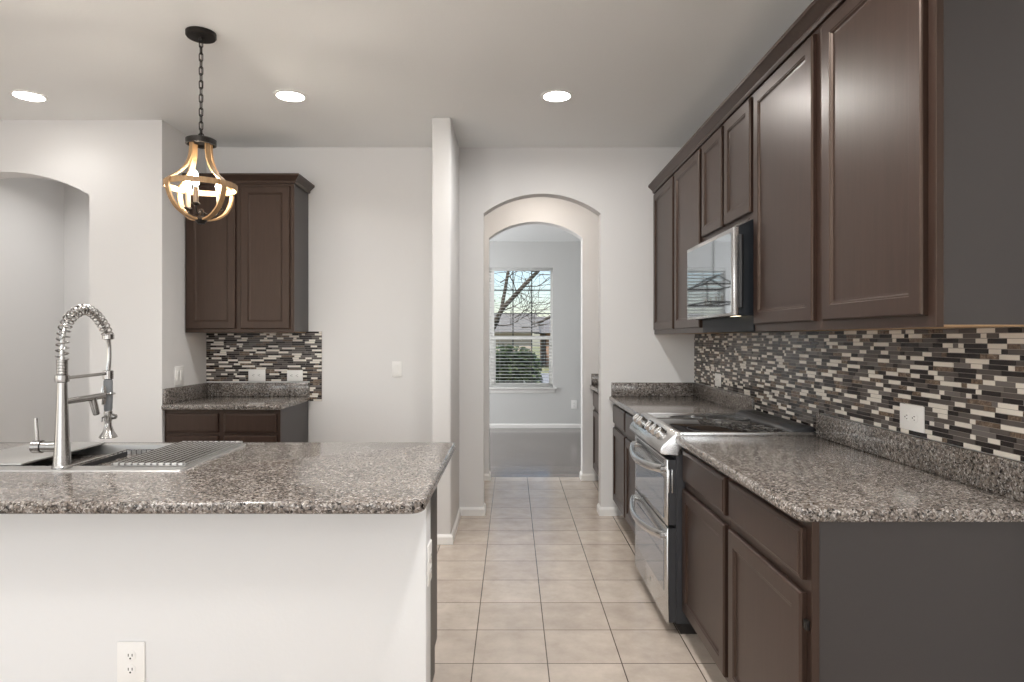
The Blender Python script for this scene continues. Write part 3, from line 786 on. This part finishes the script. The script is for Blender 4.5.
# wire basket standing in the basin
bk = thing('wire_basket', (-1.49, 2.42, ZC - .215), 'black-lined wire dish basket standing inside the sink basin', 'basket')
kx0, kx1, ky0, ky1, kz0, kz1 = -1.550, -1.368, 2.215, 2.60, ZC - .2145, ZC - .012
mb = MB(); mb.prism([(kx0 + .004, kz1 - .006), (kx0 + .004, kz0 + .004), (kx1 - .006, kz0 + .004), (kx1 - .006, kz0 + .05), (kx1 - .009, kz0 + .05), (kx1 - .009, kz0 + .008), (kx0 + .008, kz0 + .008), (kx0 + .008, kz1 - .006)], 'y', ky0 + .006, ky1 - .006)
mb.build('liner', M['black_plastic'], bk)
mb = MB()
for z in (kz1, kz0 + .10, kz0 + .04): mb.tube([(kx0, ky0, z), (kx1, ky0, z), (kx1, ky1, z), (kx0, ky1, z)], .003 if z == kz1 else .0018, 6, True)
for k in range(15):
    y = ky0 + (ky1 - ky0) * k / 14
    for x in (kx0, kx1): mb.tube([(x, y, kz0 + .01), (x, y, kz1)], .0018, 5)
for k in range(1, 9):
    x = kx0 + (kx1 - kx0) * k / 9
    for y in (ky0, ky1): mb.tube([(x, y, kz0 + .01), (x, y, kz1)], .0018, 5)
mb.build('wires', M['wire'], bk)

# faucet
FX = -1.495; FY = 2.150
fc = thing('spring_faucet', (FX, FY, ZC + .005), 'tall brushed nickel spring faucet with pull-down sprayer behind the sink rim', 'faucet')
zb = ZC + .0052
mb = MB(); mb.lathe([(.030, zb), (.030, zb + .006), (.0265, zb + .010), (.0235, zb + .06), (.019, zb + .16), (.0155, zb + .25), (.0148, 1.186), (.0148, 1.19)], (FX, FY, 0), 28)
mb.build('column', M['nickel'], fc)
mb = MB(); mb.lathe([(.015, 1.186), (.0205, 1.189), (.0215, 1.198), (.0205, 1.210), (.016, 1.213)], (FX, FY, 0), 28); mb.build('collar', M['nickel'], fc)
pr = []
for k in range(10):
    z = 1.213 + k * .005; pr += [(.0158, z), (.0172, z + .0015), (.0172, z + .0035), (.0158, z + .005)]
mb = MB(); mb.lathe(pr, (FX, FY, 0), 24); mb.build('ribbed_sleeve', M['nickel'], fc)
# spring path
ctrl = [(FY, 1.262), (FY, 1.294), (2.154, 1.334), (2.168, 1.3775), (2.203, 1.412), (2.261, 1.4336), (2.315, 1.420), (2.366, 1.3815), (2.394, 1.343)]
def cat(pts, n):
    out = []
    P_ = [pts[0]] + pts + [pts[-1]]
    for i in range(1, len(P_) - 2):
        for k in range(n):
            t_ = k / n; p0, p1, p2, p3 = [Vector(q) for q in P_[i - 1:i + 3]]
            out.append(.5 * ((2 * p1) + (p2 - p0) * t_ + (2 * p0 - 5 * p1 + 4 * p2 - p3) * t_ ** 2 + (3 * p1 - p0 - 3 * p2 + p3) * t_ ** 3))
    out.append(Vector(pts[-1])); return out
c3 = cat([Vector((FX, y, z)) for y, z in ctrl], 24)
mb = MB(); mb.tube(c3[::4] + [c3[-1]] if len(c3) % 4 != 1 else c3[::4], .0068, 10); mb.build('inner_hose', M['wire'], fc)
cum = [0]
for a, b in zip(c3, c3[1:]): cum.append(cum[-1] + (b - a).length)
tot = cum[-1]; turns = 21; hel = []; ns = turns * 12
j = 0
for i in range(ns + 1):
    s_ = tot * i / ns
    while j < len(cum) - 2 and cum[j + 1] < s_: j += 1
    f_ = (s_ - cum[j]) / max(1e-9, cum[j + 1] - cum[j]); p = c3[j].lerp(c3[j + 1], min(1, f_)); d = (c3[j + 1] - c3[j]).normalized()
    u_ = Vector((1, 0, 0)); w_ = d.cross(u_); a = 2 * PI * turns * i / ns
    hel.append(p + (u_ * math.cos(a) + w_ * math.sin(a)) * .0178)
mb = MB(); mb.tube(hel, .0026, 6); mb.build('spring', M['nickel'], fc)
HY = 2.395
mb = MB(); mb.lathe([(.010, 1.350), (.0195, 1.347), (.0195, 1.330), (.009, 1.326)], (FX, HY, 0), 20); mb.build('spring_cap', M['nickel'], fc)
mb = MB(); mb.tube(cat([Vector((FX, HY, 1.335)), Vector((FX, HY + .006, 1.30)), Vector((FX, HY + .006, 1.25)), Vector((FX, HY, 1.205))], 6), .0075, 10); mb.build('lower_hose', M['nickel'], fc)
mb = MB(); mb.tube([(FX, FY, 1.2), (FX, HY - .01, 1.203)], .0055, 10)
mb.lathe([(.012, 1.180), (.0175, 1.183), (.0175, 1.212), (.012, 1.215)], (FX, HY, 0), 20); mb.build('brace_arm', M['nickel'], fc)
sp = thing('spray_head', (0, 0, 0)); sp.parent = fc; sp.location = -Vector(fc.location)
mb = MB(); mb.lathe([(.011, 1.182), (.0150, 1.176), (.0155, 1.12), (.0135, 1.068), (.011, 1.064)], (FX, HY, 0), 20); g_ = mb.build('grip', M['grip'], sp); g_.location = (0, 0, 0)
mb = MB(); mb.lathe([(.010, 1.066), (.0135, 1.062), (.0135, 1.03), (.011, 1.024), (.012, 1.010), (.019, .988), (.028, .973), (.0305, .967), (.027, .965), (0, .966)], (FX, HY, 0), 24)
mb.lathe([(0, -.012), (.008, -.010), (.011, 0), (.008, .012), (0, .014)], (FX + .016, HY + .004, 1.043), 14, 'x')
g_ = mb.build('nozzle', M['nickel'], sp); g_.location = (0, 0, 0)
mb = MB(); mb.tube([(FX, HY - .016, 1.046), (FX, HY - .034, 1.043), (FX, HY - .038, 1.028)], .003, 8); g_ = mb.build('trigger', M['nickel'], sp); g_.location = (0, 0, 0)
mb = MB(); mb.tube([(FX, FY, 1.121), (FX, 2.30, 1.122), (FX, 2.365, 1.124)], [.010, .0115, .0115], 14)
mb.tube([(FX, 2.305, 1.118), (FX, 2.318, 1.085), (FX, 2.328, 1.060)], [.0125, .0125, .011], 14)
mb.tube([(FX, HY + .019 * math.cos(a), 1.130 + .0 * math.sin(a)) if False else (FX + .0195 * math.sin(a), HY + .0195 * math.cos(a), 1.128) for a in [2 * PI * k / 24 for k in range(24)]], .004, 8, True)
mb.tube([(FX, HY - .0285, 1.09), (FX, HY - .0265, 1.11), (FX, HY - .0255, 1.14), (FX, HY - .0245, 1.158)], [.006, .0095, .0095, .006], 10)
mb.build('pot_filler_spout', M['nickel'], fc)
mb = MB(); mb.tube([(FX, FY, .973), (FX - .064, FY, .973)], .0175, 20); mb.build('valve_stem', M['nickel'], fc)
mb = MB(); mb.tube([(FX - .066, FY, .973), (FX - .094, FY, .973), (FX - .097, FY, .973)], [.0215, .0215, .0185], 20)
mb.tube([(FX - .082, FY, .985), (FX - .086, FY - .002, 1.068)], [.0062, .0052], 10); mb.build('lever_handle', M['nickel'], fc)

# ------------------------------------------------------------------ pendant
PX, PY = -1.459, 3.036
pd = thing('pendant_lantern', (PX, PY, CEIL), 'wood strap lantern pendant with lit candle bulbs hanging over the counter', 'pendant light')
mb = MB(); mb.lathe([(.067, CEIL - .0005), (.067, CEIL - .018), (.062, CEIL - .024), (.012, CEIL - .026), (.010, CEIL - .040), (0, CEIL - .040)], (PX, PY, 0), 36); mb.build('canopy', M['bronze'], pd)
ZR = 2.252
mb = MB(); z = CEIL - .050; k = 0; zend = ZR + .045; ll = .040
nl = int((z - zend) / .030)
for i in range(nl + 1):
    zc_ = z - (z - zend) * i / nl; pts = []
    for q in range(16):
        a = 2 * PI * q / 16; x = .0085 * math.cos(a); h = (.0115 if math.sin(a) >= 0 else -.0115) * (1 if abs(math.cos(a)) < 1e-6 else 1) + .0085 * math.sin(a)
        pts.append((PX + (x if i % 2 == 0 else 0), PY + (0 if i % 2 == 0 else x), zc_ + h))
    mb.tube(pts, .0024, 6, True)
mb.tube([(PX, PY, CEIL - .03), (PX + .004, PY, CEIL - .25), (PX, PY, ZR)], .0015, 5)
mb.build('chain', M['bronze'], pd)
mb = MB(); mb.lathe([(.0, ZR + .018), (.056, ZR + .018), (.067, ZR + .012), (.067, ZR - .012), (.060, ZR - .014), (.060, ZR + .004), (0, ZR + .006)], (PX, PY, 0), 36)
mb.tube([(PX + .012 * math.cos(a), PY, ZR + .030 + .012 * math.sin(a)) for a in [2 * PI * q / 16 for q in range(16)]], .0028, 6, True)
mb.build('top_ring', M['bronze'], pd)
RB, ZB = .158, 2.045       # hoop
prof = [(.048, ZR - .002), (.049, ZR - .040), (.056, ZR - .080), (.072, ZR - .118), (.098, ZR - .150), (.131, ZR - .178), (.153, ZB + .014), (.163, ZB - .004), (.164, ZB - .028), (.154, ZB - .066), (.130, ZB - .105), (.095, ZB - .134), (.057, ZB - .150), (.026, ZB - .156)]
pr3 = cat([Vector((a, 0, b)) for a, b in prof], 5)
for q in range(4):
    ang = math.radians(60 + 90 * q); rad = Vector((math.cos(ang), math.sin(ang), 0)); tan = Vector((-rad.y, rad.x, 0)); loops = []
    for i, p in enumerate(pr3):
        d = (pr3[min(i + 1, len(pr3) - 1)] - pr3[max(i - 1, 0)]).normalized(); nrm = Vector((d.z, 0, -d.x))
        if nrm.x < 0 and i > 0: pass
        c = Vector((PX, PY, 0)) + rad * p.x + Vector((0, 0, p.z)); nn = rad * nrm.x + Vector((0, 0, nrm.z)); w2, t2 = .0125, .004
        loops.append([c + tan * w2 + nn * t2, c - tan * w2 + nn * t2, c - tan * w2 - nn * t2, c + tan * w2 - nn * t2])
    mb = MB(); mb.rings(loops); mb.smooth = True; mb.build('wood_strap', M['strap'], pd)
mb = MB(); mb.lathe([(RB, ZB - .013), (RB, ZB + .013), (RB - .005, ZB + .013), (RB - .005, ZB - .013), (RB, ZB - .013)], (PX, PY, 0), 48, 'z', False)
bm_ = mb.bm; mb.build('hoop', M['strap'], pd)
ZH = ZB - .156
mb = MB(); mb.lathe([(0, ZH - .022), (.014, ZH - .020), (.024, ZH - .008), (.030, ZH + .004), (.026, ZH + .012), (.012, ZH + .016), (.009, ZH + .05), (0, ZH + .052)], (PX, PY, 0), 24)
mb.build('bottom_hub', M['bronze'], pd)
for q in range(3):
    a = math.radians(40 + 120 * q); dx, dy = math.cos(a), math.sin(a)
    def Q(r_, z_): return (PX + dx * r_, PY + dy * r_, z_)
    mb = MB(); mb.tube(cat([Vector(Q(.008, ZH + .035)), Vector(Q(.042, ZH + .022)), Vector(Q(.072, ZH + .030)), Vector(Q(.080, ZH + .058))], 5), .004, 8)
    mb.lathe([(.006, ZH + .052), (.018, ZH + .058), (.016, ZH + .064), (.0, ZH + .064)], (PX + dx * .080, PY + dy * .080, 0), 16)
    ca = mb.build('candle_arm', M['bronze'], pd)
    mb = MB(); mb.lathe([(.0115, ZH + .064), (.0115, ZH + .135), (.009, ZH + .138), (0, ZH + .138)], (PX + dx * .080, PY + dy * .080, 0), 16); mb.build('candle_sleeve', M['candle'], ca)
    mb = MB(); mb.lathe([(.006, ZH + .138), (.012, ZH + .150), (.0155, ZH + .166), (.013, ZH + .184), (.006, ZH + .200), (0, ZH + .212)], (PX + dx * .080, PY + dy * .080, 0), 16); mb.build('bulb', M['bulb'], ca)

# ------------------------------------------------------------------ recessed lights
def can(x, y, label, group='recessed ceiling lights', lens='lens', r=.078, power=16, color=(1, .98, .955), spread=140):
    t = thing('recessed_light', (x, y, CEIL), label, 'ceiling light', group)
    mb = MB(); mb.lathe([(r + .018, CEIL - .0002), (r + .018, CEIL - .004), (r + .006, CEIL - .007), (r, CEIL - .005), (r, CEIL - .0002)], (x, y, 0), 40, 'z', False); mb.build('trim_ring', M['white'], t)
    mb = MB(); mb.lathe([(0, CEIL - .0042), (r * .9, CEIL - .0042), (r, CEIL - .0036), (r, CEIL - .0005), (0, CEIL - .0005)], (x, y, 0), 40); mb.build('lens', M[lens], t)
    light('recessed_lamp', 'AREA', (x, y, CEIL - .012), (0, 0, 0), power, color, shape='DISK', size=r * 1.7, spread=math.radians(spread))
can(-2.856, 3.826, 'round recessed light nearest the arched wall with the cut-off arch', power=1.5)
can(-1.31, 3.826, 'round recessed light just beyond the hanging lantern', power=6)
can(.266, 3.826, 'round recessed light over the aisle beside the range wall cabinets', power=15, spread=172)
can(.26, 5.52, 'small warm recessed light between the two arches, out of direct view', 'hall lights', 'hall_lens', .06, 6.5, (1, .91, .82), 180)
for x, y, p in ((.27, 1.75, 26), (-1.31, 1.75, 9), (-2.86, 1.75, 6), (-.55, -1.8, 8), (-2.6, -1.8, 8), (-4.4, .4, 6)):  # unseen lamps added out of frame to light aisle, counters and ceiling
    can(x, y, 'added round recessed light out of view, there to brighten the room', 'added ceiling lights out of view', power=p, spread=150)

can(-3.2, 4.95, 'added recessed light brightening the hall behind the cut-off arch, out of direct view', 'hall lights', 'lens', .06, 6)  # unseen lamp added to lift the hall walls showing through the arch
# unseen globe chandelier added out of frame to brighten the visible ceiling
def added_globe_chandelier(x, y, z, power):
    t = thing('added_globe_chandelier', (x, y, CEIL), 'added bronze globe chandelier out of view, there to brighten the ceiling', 'chandelier', 'added chandeliers out of view')
    mb = MB(); mb.lathe([(.065, CEIL - .0005), (.065, CEIL - .02), (.01, CEIL - .025), (.006, CEIL - .03), (.006, z + .05), (.03, z + .03), (.03, z - .03), (0, z - .05)], (x, y, 0), 24); mb.build('stem', M['bronze'], t)
    for k in range(5):
        a = 2 * PI * k / 5; dx, dy = math.cos(a), math.sin(a)
        mb = MB(); mb.tube([(x, y, z), (x + dx * .15, y + dy * .15, z - .03), (x + dx * .25, y + dy * .25, z + .01)], .007, 8); ar = mb.build('arm', M['bronze'], t)
        mb = MB(); mb.lathe([(.02, z + .01), (.045, z + .03), (.06, z + .065), (.055, z + .10), (.035, z + .125), (0, z + .135)], (x + dx * .25, y + dy * .25, 0), 16); mb.build('globe', M['globe'], ar)
    light('added_chandelier_lamp', 'POINT', (x, y, z + .22), (0, 0, 0), power, (1, .97, .93), shadow_soft_size=.16)
added_globe_chandelier(-1.55, .72, 2.05, 40)
# ------------------------------------------------------------------ outlets and switches (built facing -Y, then turned)
def plate(kind, loc, rotz, label, w=.080, h=.124, horizontal=False, group='white wall plates', n=1):
    t = thing('wall_outlet' if kind == 'outlet' else 'light_switch', loc, label, 'outlet' if kind == 'outlet' else 'switch', group, rotz=rotz, local=True)
    if horizontal: w, h = h, w
    MB().box(-w / 2, w / 2, -.006, 0, -h / 2, h / 2, .0025, 2).build('cover_plate', M['white'], t)
    if kind == 'outlet':
        for s_ in (-1, 1):
            cx_, cz_ = (s_ * .021, 0) if horizontal else (0, s_ * .021)
            mb = MB(); mb.lathe([(.0165, -.0055), (.0165, -.0075), (.0155, -.008), (0, -.008)], (cx_, 0, cz_), 24, 'y')
            f = mb.build('receptacle', M['white'], t)
            mb = MB()
            if horizontal: mb.box(cx_ - .004, cx_ + .004, -.0084, -.0078, .0045, .0070); mb.box(cx_ - .003, cx_ + .003, -.0084, -.0078, -.0070, -.0045); mb.lathe([(.0026, -.0078), (.0026, -.0085)], (cx_ - .0095, 0, 0), 10, 'y')
            else: mb.box(-.0070, -.0045, -.0084, -.0078, cz_ - .002, cz_ + .006); mb.box(.0045, .0070, -.0084, -.0078, cz_ - .002, cz_ + .006); mb.lathe([(.0028, -.0078), (.0028, -.0085)], (0, 0, cz_ - .008), 10, 'y')
            mb.build('slots', M['slot'], f)
    else:
        for k in range(n):
            cx_ = (k - (n - 1) / 2) * .046
            mb = MB(); mb.prism([(-.0055, -.033), (-.0080, -.033), (-.0105, .033), (-.0055, .033)], 'x', cx_ - .0165, cx_ + .0165, .001); mb.build('rocker', M['white'], t)
    return t
def px(x, y, Y): return ((x - 512) / F * Y, H - (y - 338) / F * Y)
XT = XR - .008
plate('outlet', (XT, 2.21, 1.062), PI / 2 * -1, 'white sideways outlet in the mosaic above the near granite counter', .088, .132, True)
plate('outlet', (XT, 4.29, 1.056), -PI / 2, 'white sideways outlet in the mosaic near the corner beyond the range', .086, .115, True)
plate('outlet', (-1.913, YB - .008, 1.055), 0, 'white sideways outlet in the small mosaic panel, nearer the wall corner', .088, .128, True)
plate('outlet', (-1.628, YB - .008, 1.052), 0, 'white sideways outlet in the small mosaic panel, nearer its free end', .082, .118, True)
plate('switch', (-2.297, 4.463, 1.075), PI / 2, 'white double switch on the return wall above the small granite counter', .118, .128, n=2)
plate('switch', (-.865, YB, 1.10), 0, 'white single switch alone on the blank back wall', .074, .118)
plate('outlet', (-1.115, 1.95, .775), 0, 'white outlet low on the white island wall', .084, .124) if False else plate('outlet', (-1.146, 1.95, .359), 0, 'white outlet low on the white island wall', .084, .122)
plate('outlet', (IX1, 2.0, .64), PI / 2, 'white outlet seen edge-on on the end of the island wall', .076, .122)
plate('outlet', ((574 - 512) / F * YW, YW, H - 66.5 / F * YW), 0, 'white outlet on the grey wall beneath and beside the far window', .085, .13)

# ------------------------------------------------------------------ chandelier in the front room
ch = thing('linear_chandelier', (-.5, 7.9, CEIL), 'dark box-frame candle chandelier of the front room, seen in the microwave door', 'chandelier')
x0, x1, y0, y1, z0, z1 = -.72, -.30, 7.45, 8.35, 1.75, 1.96
mb = MB()
def bar(a, b): mb.tube([a, b], .009, 4)
for z in (z0, z1):
    for a, b in (((x0, y0), (x1, y0)), ((x1, y0), (x1, y1)), ((x1, y1), (x0, y1)), ((x0, y1), (x0, y0))): bar((*a, z), (*b, z))
for x in (x0, x1):
    for y in (y0, y1): bar((x, y, z0), (x, y, z1))
mx_ = (x0 + x1) / 2
for y in (7.7, 8.1):
    bar((x0, y, z1), (mx_, y, z1 + .12)); bar((x1, y, z1), (mx_, y, z1 + .12))
bar((mx_, y0, z0), (mx_, y1, z0)); bar((mx_, 7.7, z1 + .12), (mx_, 8.1, z1 + .12))
mb.build('frame', M['bronze'], ch)
mb = MB(); mb.tube([(mx_, 7.9, z1 + .12), (mx_, 7.9, CEIL - .02)], .007, 8); mb.build('rod', M['bronze'], ch)
mb = MB(); mb.lathe([(.06, CEIL - .0005), (.06, CEIL - .02), (0, CEIL - .022)], (mx_, 7.9, 0), 24); mb.build('canopy', M['bronze'], ch)
for k in range(4):
    y = y0 + .13 + k * .213
    mb = MB(); mb.lathe([(.016, z0), (.016, z0 + .012), (.010, z0 + .014), (.010, z0 + .085), (0, z0 + .085)], (mx_, y, 0), 12); mb.build('candle', M['candle'], ch)
